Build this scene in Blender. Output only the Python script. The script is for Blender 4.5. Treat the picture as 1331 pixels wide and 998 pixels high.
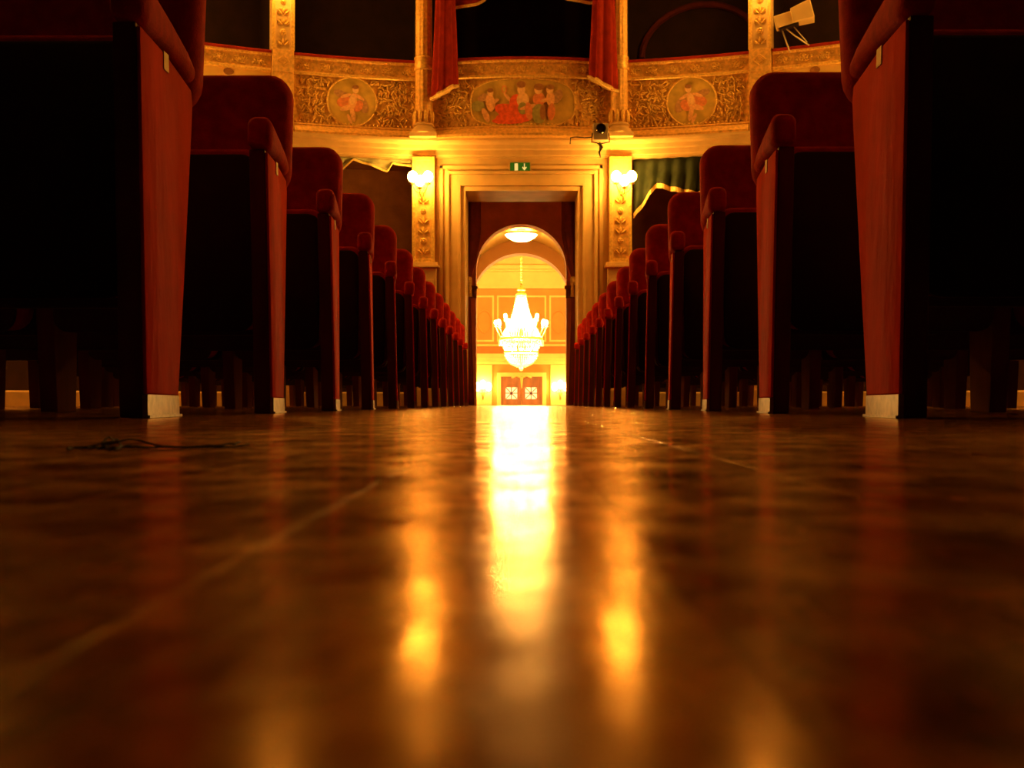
import bpy, bmesh, math, random
from mathutils import Vector, Matrix
random.seed(7)
R_ = math.radians
sc = bpy.context.scene
for o in list(bpy.data.objects): bpy.data.objects.remove(o)
COL = sc.collection

# ------------------------------------------------------------------ camera
FPX = 1553.0                       # focal length in pixels of the 1331 wide frame
CAM_H = 0.0212                     # the camera lies on the floorboards
cam = bpy.data.cameras.new('camera'); cam_o = bpy.data.objects.new('camera', cam); COL.objects.link(cam_o)
cam.sensor_width = 36.0; cam.lens = 36.0 * FPX / 1331.0
cam.clip_start = 0.004; cam.clip_end = 200
cam_o.location = (0, 0, CAM_H)
cam_o.rotation_euler = (R_(90) + math.atan(26.0 / FPX), 0, math.atan(12.0 / FPX))
cam.dof.use_dof = True; cam.dof.focus_distance = 2.6; cam.dof.aperture_fstop = 26
sc.camera = cam_o

# ------------------------------------------------------------------ world and exposure
w = bpy.data.worlds.new('world'); sc.world = w; w.use_nodes = True
w.node_tree.nodes['Background'].inputs[0].default_value = (0.02, 0.008, 0.001, 1)
w.node_tree.nodes['Background'].inputs[1].default_value = 0.02
vs = sc.view_settings
vs.view_transform = 'Standard'; vs.look = 'None'; vs.exposure = 0.0; vs.gamma = 1.0; vs.use_curve_mapping = False
LAMP = (1.0, 0.42, 0.05)          # incandescent under the photograph's very warm balance
LAMP_FOYER = (1.0, 0.56, 0.14)     # the foyer lamps are a little whiter
L_SCONCE = 165.0
L_CHAND = 2500.0
L_LOBBY = 60.0
L_VAULT = 30.0

# ------------------------------------------------------------------ materials
MATS = {}
def mat(name, base, rough=0.6, metal=0.0, var=0.0, scale=8.0, bump=0.0, bscale=None, sheen=0.0, spec=0.5,
        stretch=(1, 1, 1), emit=None, estr=0.0):
    m = bpy.data.materials.new(name); m.use_nodes = True
    nt = m.node_tree; b = nt.nodes['Principled BSDF']
    b.inputs['Base Color'].default_value = (*base, 1)
    b.inputs['Roughness'].default_value = rough
    b.inputs['Metallic'].default_value = metal
    b.inputs['Specular IOR Level'].default_value = spec
    if sheen:
        b.inputs['Sheen Weight'].default_value = sheen
        b.inputs['Sheen Roughness'].default_value = 0.4
        b.inputs['Sheen Tint'].default_value = (min(1, base[0] * 2), base[1] * 2, base[2] * 2, 1)
    if emit:
        b.inputs['Emission Color'].default_value = (*emit, 1)
        b.inputs['Emission Strength'].default_value = estr
    if var or bump:
        g = nt.nodes.new('ShaderNodeNewGeometry'); mp = nt.nodes.new('ShaderNodeMapping')
        mp.inputs['Scale'].default_value = stretch
        nt.links.new(g.outputs['Position'], mp.inputs['Vector'])
        if var:
            n = nt.nodes.new('ShaderNodeTexNoise'); n.inputs['Scale'].default_value = scale
            n.inputs['Detail'].default_value = 5
            nt.links.new(mp.outputs[0], n.inputs['Vector'])
            r = nt.nodes.new('ShaderNodeValToRGB')
            r.color_ramp.elements[0].position = 0.3; r.color_ramp.elements[1].position = 0.7
            r.color_ramp.elements[0].color = (*[c * (1 - var) for c in base], 1)
            r.color_ramp.elements[1].color = (*[min(1, c * (1 + var)) for c in base], 1)
            nt.links.new(n.outputs['Fac'], r.inputs[0]); nt.links.new(r.outputs[0], b.inputs['Base Color'])
        if bump:
            n2 = nt.nodes.new('ShaderNodeTexNoise'); n2.inputs['Scale'].default_value = bscale or scale * 4
            n2.inputs['Detail'].default_value = 4
            nt.links.new(mp.outputs[0], n2.inputs['Vector'])
            bp = nt.nodes.new('ShaderNodeBump'); bp.inputs['Strength'].default_value = bump
            bp.inputs['Distance'].default_value = 0.01
            nt.links.new(n2.outputs['Fac'], bp.inputs['Height']); nt.links.new(bp.outputs[0], b.inputs['Normal'])
    MATS[name] = m
    return m
mat('velvet', (0.56, 0.026, 0.010), 0.9, var=0.22, scale=30, bump=0.25, bscale=260, sheen=0.25, spec=0.2)
mat('velvet_panel', (0.76, 0.026, 0.008), 0.85, var=0.18, scale=9, bump=0.25, bscale=25, sheen=0.25, spec=0.2, stretch=(1, 1, 0.5))
mat('seat_board', (0.022, 0.010, 0.007), 0.7, var=0.2, scale=20)
mat('dark_wood', (0.11, 0.022, 0.010), 0.6, var=0.3, scale=20, stretch=(1, 1, .2))
mat('brass', (0.46, 0.32, 0.13), 0.45, 0.6, var=0.25, scale=60)
mat('plate', (0.62, 0.48, 0.28), 0.5, 0.2)
mat('cream', (0.64, 0.46, 0.21), 0.75, var=0.12, scale=5, bump=0.08, bscale=40)
mat('cream_trim', (0.68, 0.49, 0.23), 0.6, var=0.08, scale=8)
mat('panel_gold', (0.80, 0.50, 0.15), 0.6, 0.1, var=0.35, scale=22, bump=0.3, bscale=70)
mat('gilt', (0.88, 0.56, 0.17), 0.42, 0.3, var=0.3, scale=40)
mat('gilt_dull', (0.78, 0.50, 0.16), 0.5, 0.25, var=0.25, scale=30)
mat('painted_ground', (0.58, 0.43, 0.11), 0.65, var=0.25, scale=9)
mat('painted_cream', (0.85, 0.60, 0.22), 0.7, var=0.08, scale=6)
mat('paint_skin', (0.85, 0.50, 0.26), 0.7, var=0.2, scale=40)
mat('paint_skin_light', (0.90, 0.62, 0.36), 0.7, var=0.15, scale=40)
mat('paint_red', (0.85, 0.13, 0.05), 0.7, var=0.25, scale=30)
mat('paint_rose', (0.75, 0.28, 0.13), 0.7, var=0.2, scale=30)
mat('paint_brown', (0.36, 0.17, 0.07), 0.7, var=0.2, scale=30)
mat('paint_wing', (0.50, 0.30, 0.16), 0.7, var=0.25, scale=40)
mat('paint_green', (0.36, 0.36, 0.14), 0.7, var=0.2, scale=30)
mat('box_dark', (0.035, 0.010, 0.005), 0.85, var=0.3, scale=6)  # near-black for the upper boxes, their shade put into the colour; parapets share it
mat('box_wall', (0.34, 0.15, 0.05), 0.85, var=0.25, scale=5)  # lighter copy for the lower boxes, lamplight put into the colour
mat('drape_red', (0.30, 0.020, 0.008), 0.85, var=0.2, scale=12, sheen=0.3, spec=0.2)
mat('drape_dark', (0.16, 0.02, 0.014), 0.9, var=0.2, scale=12)
mat('drape_green', (0.013, 0.026, 0.009), 0.85, var=0.25, scale=14)
mat('drape_sage', (0.30, 0.32, 0.18), 0.85, var=0.25, scale=14)
mat('fringe', (0.85, 0.58, 0.22), 0.7, var=0.3, scale=80, bump=0.5, bscale=200)
mat('beige_plastic', (0.80, 0.66, 0.36), 0.5, var=0.05)
mat('grey_metal', (0.60, 0.55, 0.45), 0.4, 0.5)
mat('black_metal', (0.02, 0.016, 0.012), 0.5, 0.3)
mat('dark_glass', (0.02, 0.015, 0.01), 0.1)
mat('thread', (0.012, 0.008, 0.006), 0.9)
mat('sign_green', (0.02, 0.16, 0.02), 0.4, emit=(0.03, 0.22, 0.015), estr=0.18)
mat('sign_white', (0.8, 0.8, 0.6), 0.4, emit=(0.9, 0.85, 0.3), estr=0.5)
mat('sign_case', (0.55, 0.42, 0.22), 0.5)
mat('door_wood', (0.26, 0.11, 0.035), 0.5, var=0.25, scale=10, stretch=(1, 1, .2))
mat('door_pane', (0.9, 0.85, 0.75), 0.3, emit=(1, 0.82, 0.45), estr=0.7)
mat('lobby_wall', (0.56, 0.28, 0.07), 0.75, var=0.06, scale=3)
mat('lobby_frieze', (0.50, 0.20, 0.05), 0.75, var=0.08, scale=4)
mat('lobby_trim', (0.80, 0.64, 0.24), 0.6, var=0.05, scale=4)
mat('lobby_floor', (0.55, 0.38, 0.18), 0.3, var=0.2, scale=3)
mat('vestibule', (0.80, 0.38, 0.12), 0.8, var=0.15, scale=5)
mat('subfloor', (0.03, 0.014, 0.006), 0.9)
mat('globe', (0.9, 0.8, 0.6), 0.4, emit=LAMP, estr=L_SCONCE)
mat('lobby_globe', (0.9, 0.8, 0.6), 0.4, emit=LAMP_FOYER, estr=L_LOBBY)
mat('vault_globe', (0.9, 0.8, 0.6), 0.4, emit=LAMP_FOYER, estr=L_VAULT)
mat('candle_bulb', (0.9, 0.8, 0.6), 0.4, emit=LAMP_FOYER, estr=L_CHAND)
# crystal: bright diffusing and transmitting beads
cm = bpy.data.materials.new('crystal'); cm.use_nodes = True; MATS['crystal'] = cm
nt = cm.node_tree; b = nt.nodes['Principled BSDF']; out = nt.nodes['Material Output']
b.inputs['Base Color'].default_value = (0.95, 0.92, 0.85, 1); b.inputs['Roughness'].default_value = 0.15
tr = nt.nodes.new('ShaderNodeBsdfTranslucent'); tr.inputs[0].default_value = (0.95, 0.92, 0.85, 1)
mx = nt.nodes.new('ShaderNodeMixShader'); mx.inputs[0].default_value = 0.5
nt.links.new(b.outputs[0], mx.inputs[1]); nt.links.new(tr.outputs[0], mx.inputs[2]); nt.links.new(mx.outputs[0], out.inputs[0])

def floor_mat():
    """old boards under worn amber varnish: diffuse wood with a Fresnel-weighted, amber-tinted gloss, patchy with wear"""
    m = bpy.data.materials.new('floorboard'); m.use_nodes = True; MATS['floorboard'] = m
    nt = m.node_tree; N = nt.nodes; L = nt.links; N.remove(N['Principled BSDF']); out = N['Material Output']
    g = N.new('ShaderNodeNewGeometry')
    def noise(scale, st, detail=4, rough=.55):
        mp = N.new('ShaderNodeMapping'); mp.inputs['Scale'].default_value = st
        L.new(g.outputs['Position'], mp.inputs['Vector'])
        n = N.new('ShaderNodeTexNoise'); n.inputs['Scale'].default_value = scale
        n.inputs['Detail'].default_value = detail; n.inputs['Roughness'].default_value = rough
        L.new(mp.outputs[0], n.inputs['Vector']); return n.outputs['Fac']
    def ramp(src, p0, c0, p1, c1):
        r = N.new('ShaderNodeValToRGB'); e = r.color_ramp.elements
        e[0].position = p0; e[0].color = (*c0, 1); e[1].position = p1; e[1].color = (*c1, 1)
        L.new(src, r.inputs[0]); return r.outputs[0]
    def rng(src, a, b, c, d):
        r = N.new('ShaderNodeMapRange')
        for k, v in zip(('From Min', 'From Max', 'To Min', 'To Max'), (a, b, c, d)): r.inputs[k].default_value = v
        L.new(src, r.inputs[0]); return r.outputs[0]
    def mth(op, a, b):
        n = N.new('ShaderNodeMath'); n.operation = op
        for k, v in enumerate((a, b)):
            if isinstance(v, (int, float)): n.inputs[k].default_value = v
            else: L.new(v, n.inputs[k])
        return n.outputs[0]
    c1 = ramp(noise(40, (6, .5, 1), 6), .3, (0.15, 0.040, 0.006), .75, (0.30, 0.092, 0.014))
    c2 = ramp(noise(22, (1.3, .8, 1), 9, .7), .36, (0.22, 0.20, 0.18), .62, (1, 1, 1))
    mul = N.new('ShaderNodeMix'); mul.data_type = 'RGBA'; mul.blend_type = 'MULTIPLY'; mul.inputs[0].default_value = 1
    L.new(c1, mul.inputs[6]); L.new(c2, mul.inputs[7])
    rough = mth('ADD', rng(noise(30, (1.2, .7, 1), 7, .65), .32, .68, .12, .26), rng(noise(160, (1, .5, 1), 4), 0, 1, -.04, .04))
    h = mth('ADD', mth('MULTIPLY', noise(300, (1, .04, 1), 2), .10), mth('ADD', noise(28, (1, .5, 1), 3), mth('MULTIPLY', noise(420, (1, .6, 1), 3), .06)))
    bp = N.new('ShaderNodeBump'); bp.inputs['Strength'].default_value = 0.11; bp.inputs['Distance'].default_value = 0.004
    L.new(h, bp.inputs['Height'])
    df = N.new('ShaderNodeBsdfDiffuse'); L.new(mul.outputs[2], df.inputs['Color']); L.new(bp.outputs[0], df.inputs['Normal'])
    gl = N.new('ShaderNodeBsdfGlossy'); gl.inputs['Color'].default_value = (1, .72, .46, 1)
    L.new(rough, gl.inputs['Roughness']); L.new(bp.outputs[0], gl.inputs['Normal'])
    fr = N.new('ShaderNodeFresnel'); fr.inputs['IOR'].default_value = 1.45
    worn = mth('MULTIPLY', rng(noise(17, (1.5, .8, 1), 9, .7), .36, .62, .50, 1.0), rng(noise(70, (1, .7, 1), 6, .7), .35, .6, .6, 1.0))
    mx = N.new('ShaderNodeMixShader'); L.new(mth('MULTIPLY', fr.outputs[0], worn), mx.inputs[0])
    L.new(df.outputs[0], mx.inputs[1]); L.new(gl.outputs[0], mx.inputs[2]); L.new(mx.outputs[0], out.inputs[0])
floor_mat()

# ------------------------------------------------------------------ mesh helpers
class MB:
    def __init__(s): s.v = []; s.f = []; s.mi = []; s.cur = 0
    def add(s, vs, fs):
        o = len(s.v); s.v += [tuple(p) for p in vs]
        for f in fs: s.f.append([i + o for i in f]); s.mi.append(s.cur)
        return s
    def box(s, x0, x1, y0, y1, z0, z1):
        v = [(x, y, z) for x in (x0, x1) for y in (y0, y1) for z in (z0, z1)]
        return s.add(v, [(0, 1, 3, 2), (4, 6, 7, 5), (0, 4, 5, 1), (2, 3, 7, 6), (0, 2, 6, 4), (1, 5, 7, 3)])
    def obox(s, c, ax, ay, az):       # oriented box: centre and three half-axis vectors
        c = Vector(c); v = [c + ax * i + ay * j + az * k for i in (-1, 1) for j in (-1, 1) for k in (-1, 1)]
        return s.add(v, [(0, 1, 3, 2), (4, 6, 7, 5), (0, 4, 5, 1), (2, 3, 7, 6), (0, 2, 6, 4), (1, 5, 7, 3)])
    def rings(s, rings, cap=True, close=True):
        n = len(rings[0]); v = [p for r in rings for p in r]; f = []
        for i in range(len(rings) - 1):
            for j in range(n if close else n - 1):
                k = (j + 1) % n
                f.append((i * n + j, i * n + k, (i + 1) * n + k, (i + 1) * n + j))
        if cap:
            f.append(tuple(range(n))[::-1]); f.append(tuple(range((len(rings) - 1) * n, len(rings) * n)))
        return s.add(v, f)
    def lathe(s, prof, n=16, c=(0, 0, 0), axis='z'):
        ringed = len(prof) > 2 and prof[0] == prof[-1]      # closed profile: a torus, no end caps
        rs = []
        for (r, h) in prof:
            ring = []
            for k in range(n):
                a = 2 * math.pi * k / n; x, y = max(r, 1e-4) * math.cos(a), max(r, 1e-4) * math.sin(a)
                p = (x, y, h) if axis == 'z' else (x, h, y)
                ring.append((c[0] + p[0], c[1] + p[1], c[2] + p[2]))
            rs.append(ring)
        return s.rings(rs, cap=not ringed)
    def tube(s, pts, r, n=6):
        pts = [Vector(p) for p in pts]; rs = []; up = Vector((0.123, 0.31, 0.94))
        for i, p in enumerate(pts):
            t = (pts[min(i + 1, len(pts) - 1)] - pts[max(i - 1, 0)])
            t = t.normalized() if t.length > 1e-9 else Vector((0, 0, 1))
            if abs(t.dot(up)) > .95: a = t.cross(Vector((1, 0, 0))).normalized()
            else: a = t.cross(up).normalized()
            b = t.cross(a); rr = r[i] if isinstance(r, (list, tuple)) else r
            rs.append([p + (a * math.cos(2 * math.pi * k / n) + b * math.sin(2 * math.pi * k / n)) * rr for k in range(n)])
        return s.rings(rs)
    def ball(s, c, rx, ry=None, rz=None, n=8, m=6):
        ry = ry or rx; rz = rz or rx; rs = []
        for i in range(m + 1):
            t = math.pi * i / m; q = max(math.sin(t), .02)
            rs.append([(c[0] + rx * q * math.cos(2 * math.pi * k / n), c[1] + ry * q * math.sin(2 * math.pi * k / n), c[2] - rz * math.cos(t)) for k in range(n)])
        return s.rings(rs)
    def xf(s, M):
        s.v = [tuple(M @ Vector(p)) for p in s.v]; return s
    def mesh(s, name, mats, smooth=False, bevel=0.0, segs=2):
        me = bpy.data.meshes.new(name); me.from_pydata(s.v, [], s.f)
        if isinstance(mats, str): mats = [mats]
        for m in mats: me.materials.append(MATS[m])
        if len(mats) > 1: me.polygons.foreach_set('material_index', s.mi)
        bm = bmesh.new(); bm.from_mesh(me)
        bmesh.ops.recalc_face_normals(bm, faces=bm.faces)
        if bevel:
            es = [e for e in bm.edges if len(e.link_faces) == 2 and e.calc_face_angle(0) > R_(30)]
            bmesh.ops.bevel(bm, geom=es, offset=bevel, segments=segs, affect='EDGES', profile=.6)
        bm.to_mesh(me); bm.free()
        if smooth:
            for p in me.polygons: p.use_smooth = True
            if smooth != 'all': me.set_sharp_from_angle(angle=R_(smooth if isinstance(smooth, (int, float)) and smooth > 1 else 40))
        return me
    def build(s, name, mats, parent=None, smooth=False, bevel=0.0, segs=2):
        return link(name, s.mesh(name, mats, smooth, bevel, segs), parent)
def link(name, me, parent=None):
    o = bpy.data.objects.new(name, me); COL.objects.link(o)
    if parent: o.parent = parent
    return o
def tag(o, label, cat, group=None):
    o['label'] = label; o['category'] = cat
    if group: o['group'] = group
    return o
def thing(name, label, cat, loc=(0, 0, 0), group=None):
    o = bpy.data.objects.new(name, None); COL.objects.link(o); o.location = loc; o.empty_display_size = .1
    return tag(o, label, cat, group)
def struct(o): o['kind'] = 'structure'; return o
def stuff(o): o['kind'] = 'stuff'; return o
def dup(root, loc, label=None, group=None, rz=None):
    r = root.copy(); COL.objects.link(r); r.location = loc
    if rz is not None: r.rotation_euler = (0, 0, rz)
    if label: r['label'] = label
    if group: r['group'] = group
    for ch in list(root.children):
        c = ch.copy(); COL.objects.link(c); c.parent = r
        for gch in list(ch.children):
            d = gch.copy(); COL.objects.link(d); d.parent = c
    return r

# ------------------------------------------------------------------ the horseshoe
RAD = 7.7; CY = 5.85
WALL_Y = 13.5
class Bay:
    def __init__(s, a0, a1): s.a0 = R_(a0); s.a1 = R_(a1); s.am = (s.a0 + s.a1) / 2; s.hw = abs(s.a1 - s.a0) / 2 * RAD; s.flat = False
    def S(s, u, z, off=0.0):
        a = s.am + u / RAD; r = RAD - off
        return Vector((math.sin(a) * r, CY + math.cos(a) * r, z))
    def frame(s, u):
        a = s.am + u / RAD
        return Vector((math.cos(a), -math.sin(a), 0)), Vector((-math.sin(a), -math.cos(a), 0))   # along, inward
class CentreBay(Bay):
    def __init__(s, hw=1.11, bulge=0.16): s.hw = hw; s.b = bulge
    def S(s, u, z, off=0.0):
        return Vector((u, 13.47 - s.b * (1 - min(1, (u / 1.11) ** 2)) - off, z))
    def frame(s, u): return Vector((1, 0, 0)), Vector((0, -1, 0))
def sweep(mb, bay, u0, u1, prof, n=14):
    rs = [[bay.S(u0 + (u1 - u0) * i / n, z, off) for off, z in prof] for i in range(n + 1)]
    return mb.rings(rs)
A_COL, A_P1, A_P2, A_P3 = 8.2, 20.0, 32.0, 44.0
centre = CentreBay(); centre_flat = CentreBay(bulge=0.0)
bays = {('left', 1): Bay(-A_P1, -A_COL), ('right', 1): Bay(A_COL, A_P1),
        ('left', 2): Bay(-A_P2, -A_P1), ('right', 2): Bay(A_P1, A_P2),
        ('left', 3): Bay(-A_P3, -A_P2), ('right', 3): Bay(A_P2, A_P3)}
far_bays = []
for k in range(4):
    far_bays.append(('left', Bay(-(A_P3 + 12 * (k + 1)), -(A_P3 + 12 * k))))
    far_bays.append(('right', Bay(A_P3 + 12 * k, A_P3 + 12 * (k + 1))))

# ------------------------------------------------------------------ floor
sub = struct(MB().box(-8, 8, -2.0, 14.2, -0.08, -0.018).build('floor', 'subfloor'))
PW = 0.058
plank_meshes = {}
def plank_mesh(L):
    if L not in plank_meshes:
        g = 0.00004; b = 0.0001; x0, x1 = g, PW - g
        bot = [(x0, 0, -.018), (x1, 0, -.018), (x1, L - g, -.018), (x0, L - g, -.018)]
        mid = [(x, y, -b) for x, y, z in bot]
        top = [(x0 + b, b, 0), (x1 - b, b, 0), (x1 - b, L - g - b, 0), (x0 + b, L - g - b, 0)]
        mb = MB(); mb.rings([bot, mid, top]); plank_meshes[L] = mb.mesh('plank', 'floorboard')
    return plank_meshes[L]
rest = MB()
LENS = [1.1, 1.4, 1.7]
for i in range(-128, 128):
    x = i * PW + .019
    inner = abs(x + PW / 2) < 0.58
    y = -1.9 + random.random() * 0.9 if not inner else -0.5 - random.random() * 0.8
    while y < 14.0:
        L = random.choice(LENS)
        if y + L > 14.19: L = round(max(0.15, 14.19 - y), 3)
        if inner:
            o = link('plank', plank_mesh(L), sub)
            o.location = (x, y, random.uniform(-.00002, 0)); o.rotation_euler = (random.uniform(-.00008, .00008), random.uniform(-.0003, .0003), 0)
        else:
            g = 0.0004; z = random.uniform(-.0002, 0)
            rest.box(x + g, x + PW - g, y + g, y + L - g, -.018, z)
        y += L
stuff(rest.build('plank', 'floorboard', sub))

# ------------------------------------------------------------------ auditorium walls
def poly_wall(name, y0, y1, outline, hole, m):
    """slab in the XZ plane between y0 and y1 with a hole: both outlines have the same number of points"""
    mb = MB(); n = len(outline)
    for a in (y0, y1):
        pass
    rs = [[(x, y0, z) for x, z in outline], [(x, y0, z) for x, z in hole], [(x, y1, z) for x, z in hole], [(x, y1, z) for x, z in outline]]
    v = [p for r in rs for p in r]; f = []
    for i in range(4):
        for j in range(n):
            k = (j + 1) % n; i2 = (i + 1) % 4
            f.append((i * n + j, i * n + k, i2 * n + k, i2 * n + j))
    mb.add(v, f)
    return mb.build(name, m)
DX0, DX1, DTOP = -0.63, 0.64, 2.43
back = struct(poly_wall('wall_back', 13.5, 14.2, [(-1.22, 0), (-1.22, 2.99), (1.23, 2.99), (1.23, 0)], [(DX0, 0), (DX0, DTOP), (DX1, DTOP), (DX1, 0)], 'cream'))
# stepped architrave round the doorway
def frame_strip(mb, o, wdt, y0, y1):
    x0, x1, t = DX0 - o, DX1 + o, DTOP + o
    mb.box(x0 - wdt, x0, y0, y1, 0, t + wdt); mb.box(x1, x1 + wdt, y0, y1, 0, t + wdt); mb.box(x0, x1, y0, y1, t, t + wdt)
mb = MB(); frame_strip(mb, 0.0, 0.055, 13.465, 13.499); frame_strip(mb, 0.055, 0.03, 13.44, 13.499)
frame_strip(mb, 0.085, 0.10, 13.455, 13.499); frame_strip(mb, 0.185, 0.035, 13.43, 13.499)
struct(mb.build('trim_1', 'cream_trim', bevel=.004))
# recessed panel mouldings between door and pilaster
mb = MB()
for s in (-1, 1):
    xa, xb = s * 0.885, s * 0.925
    mb.box(min(xa, xb), max(xa, xb), 13.47, 13.499, 0.1, 2.72)
mb.box(-.925, .925, 13.47, 13.499, 2.68, 2.72)
struct(mb.build('trim_2', 'cream_trim', bevel=.004))

# side walls of the lower tier: parapet, entablature, dark boxes behind
for side in ('left', 'right'):
    w_par = MB(); w_pl = MB(); w_lo = MB(); w_up = MB()
    lst = [bays[(side, k)] for k in (1, 2, 3)] + [b for s_, b in far_bays if s_ == side]
    for b in lst:
        sweep(w_par, b, -b.hw, b.hw, [(0, 0), (0, 1.02), (0.04, 1.02), (0.04, 1.08), (-.10, 1.08), (-.10, 0)], 6)
        sweep(w_pl, b, -b.hw, b.hw, [(0.02, 0), (0.02, .14), (0.002, .155), (0.002, 0)], 6)
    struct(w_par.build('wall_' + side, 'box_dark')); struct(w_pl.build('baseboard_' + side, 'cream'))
    for b in lst:   # box shells on two levels
        for z0, z1, w_box in ((0.02, 2.98, w_lo), (3.02, 6.0, w_up)):
            sweep(w_box, b, -b.hw, b.hw, [(-1.5, z0), (-1.5, z1), (-1.56, z1), (-1.56, z0)], 4)
            for off0, off1, za, zb in ((-1.56, -.1, z0, z0 + .03), (-1.56, -.08, z1 - .04, z1)):
                sweep(w_box, b, -b.hw, b.hw, [(off0, za), (off0, zb), (off1, zb), (off1, za)], 4)
            e = 1 if side == 'right' else -1
            for u in ((-b.hw, -b.hw + .04), (b.hw - .04, b.hw)):
                rs = [[b.S(uu, z, off) for off, z in ((-.12, z0), (-.12, z1), (-1.5, z1), (-1.5, z0))] for uu in u]
                w_box.rings(rs)
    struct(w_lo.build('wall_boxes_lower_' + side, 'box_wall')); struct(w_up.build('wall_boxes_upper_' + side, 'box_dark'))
bq = bays[('right', 1)]
mb = MB(); mb.tube([bq.S(.62 * math.cos(math.pi * k / 16), 4.35 + .62 * math.sin(math.pi * k / 16), -1.47) for k in range(17)], .04, 6)
for k in range(3): mb.tube([bq.S(-.8, 3.95 + .16 * k, -1.48), bq.S(0, 3.95 + .16 * k, -1.48), bq.S(.8, 3.95 + .16 * k, -1.48)], .012, 5)
struct(mb.build('trim_box', 'drape_dark'))
# centre box above the door
mb = MB()
mb.box(-1.1, 1.1, 15.0, 15.06, 3.02, 6); mb.box(-1.14, -1.1, 13.6, 15.06, 3.02, 6); mb.box(1.1, 1.14, 13.6, 15.06, 3.02, 6)
mb.box(-1.14, 1.14, 13.6, 15.06, 5.96, 6.0); mb.box(-1.14, 1.14, 13.6, 15.06, 3.0, 3.04)
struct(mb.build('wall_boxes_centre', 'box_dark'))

# entablature under the first balcony (whole horseshoe), upper entablature, upper wall, ceiling
ENT = [(-.12, 2.80), (-.12, 3.0), (0.13, 3.0), (0.13, 2.975), (0.115, 2.955), (0.06, 2.94), (0.05, 2.90), (0.03, 2.885), (0.03, 2.83), (0.012, 2.82), (0.012, 2.80)]
mb = MB(); sweep(mb, centre_flat, -1.15, 1.15, ENT, 2)
for b in bays.values(): sweep(mb, b, -b.hw, b.hw, ENT, 8)
for s_, b in far_bays: sweep(mb, b, -b.hw, b.hw, ENT, 5)
struct(mb.build('trim_3', 'cream_trim', smooth=20))
mb = MB(); UP = [(-.1, 5.7), (-.1, 7.6), (0, 7.6), (0, 6.1), (.1, 6.05), (.1, 5.98), (0.03, 5.9), (0.03, 5.7)]
sweep(mb, centre_flat, -1.15, 1.15, UP, 2)
for b in bays.values(): sweep(mb, b, -b.hw, b.hw, UP, 8)
for s_, b in far_bays: sweep(mb, b, -b.hw, b.hw, UP, 5)
struct(mb.build('wall_upper', 'cream'))
struct(MB().box(-8.2, 8.2, -2, 15.2, 7.6, 7.7).build('ceiling', 'cream'))

# ------------------------------------------------------------------ ornament
def spiral(mb, bay, u, z, r, turns, dirn, ph, off, tr=0.008, n=16):
    pts = []
    for i in range(n + 1):
        t = i / n; a = ph + dirn * turns * 2 * math.pi * t; rr = r * (1 - .85 * t)
        pts.append(bay.S(u + rr * math.cos(a), z + rr * math.sin(a), off))
    mb.tube(pts, [tr * (1.1 - .5 * i / n) for i in range(n + 1)], 4)
    mb.ball(bay.S(u, z, off), tr * 1.6, n=5, m=3)
def leaf(mb, bay, u, z, l, wd, a, off):
    ca, sa = math.cos(a), math.sin(a); pts = []
    prof = [(0, .1), (.25, .8), (.55, 1), (.85, .5), (1, .02)]
    L_ = [bay.S(u + ca * l * t - sa * wd * q, z + sa * l * t + ca * wd * q, off - .004) for t, q in prof]
    R2 = [bay.S(u + ca * l * t + sa * wd * q, z + sa * l * t - ca * wd * q, off - .004) for t, q in prof]
    C_ = [bay.S(u + ca * l * t, z + sa * l * t, off + .012) for t, q in prof]
    n = len(prof); f = []
    for i in range(n - 1): f += [(i, i + 1, n + i + 1, n + i), (n + i, n + i + 1, 2 * n + i + 1, 2 * n + i)]
    mb.add(L_ + C_ + R2, f)
def scrolls(bay, u0, u1, z0, z1, inside, seed, step=0.072):
    rnd = random.Random(seed); mb = MB(); nz = max(1, int((z1 - z0) / step)); nu = max(1, int((u1 - u0) / step))
    for i in range(nu):
        for j in range(nz):
            u = u0 + (i + .5) * (u1 - u0) / nu + rnd.uniform(-.012, .012); z = z0 + (j + .5) * (z1 - z0) / nz + rnd.uniform(-.012, .012)
            if inside(u, z): continue
            d = 1 if (i + j) % 2 else -1
            spiral(mb, bay, u, z, .034 + rnd.random() * .010, 1.4, d, rnd.random() * 6.3, 0.012, 0.0075, 12)
            for q in range(3): leaf(mb, bay, u, z, .06, .014, rnd.random() * 6.3, 0.010)
    return mb
def rosette_mesh(r):
    mb = MB(); mb.lathe([(r, 0), (r * .98, .006), (r * .8, .010), (r * .75, .004), (r * .35, .006), (r * .3, .018), (r * .1, .022), (0, .022)], 12)
    for k in range(6):
        a = k * math.pi / 3; mb.ball((math.cos(a) * r * .58, math.sin(a) * r * .58, .006), r * .2, r * .2, .010, 6, 4)
    return mb.mesh('rosette', 'gilt', smooth=50)
ROS = rosette_mesh(0.046); ROS_S = rosette_mesh(0.036)
def put_on(bay, o, u, z, off, parent):
    t, inw = bay.frame(u); p = bay.S(u, z, off)
    o.matrix_world = Matrix(((t.x, 0, inw.x, p.x), (t.y, 0, inw.y, p.y), (0, 1, inw.z, p.z), (0, 0, 0, 1)))
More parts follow.
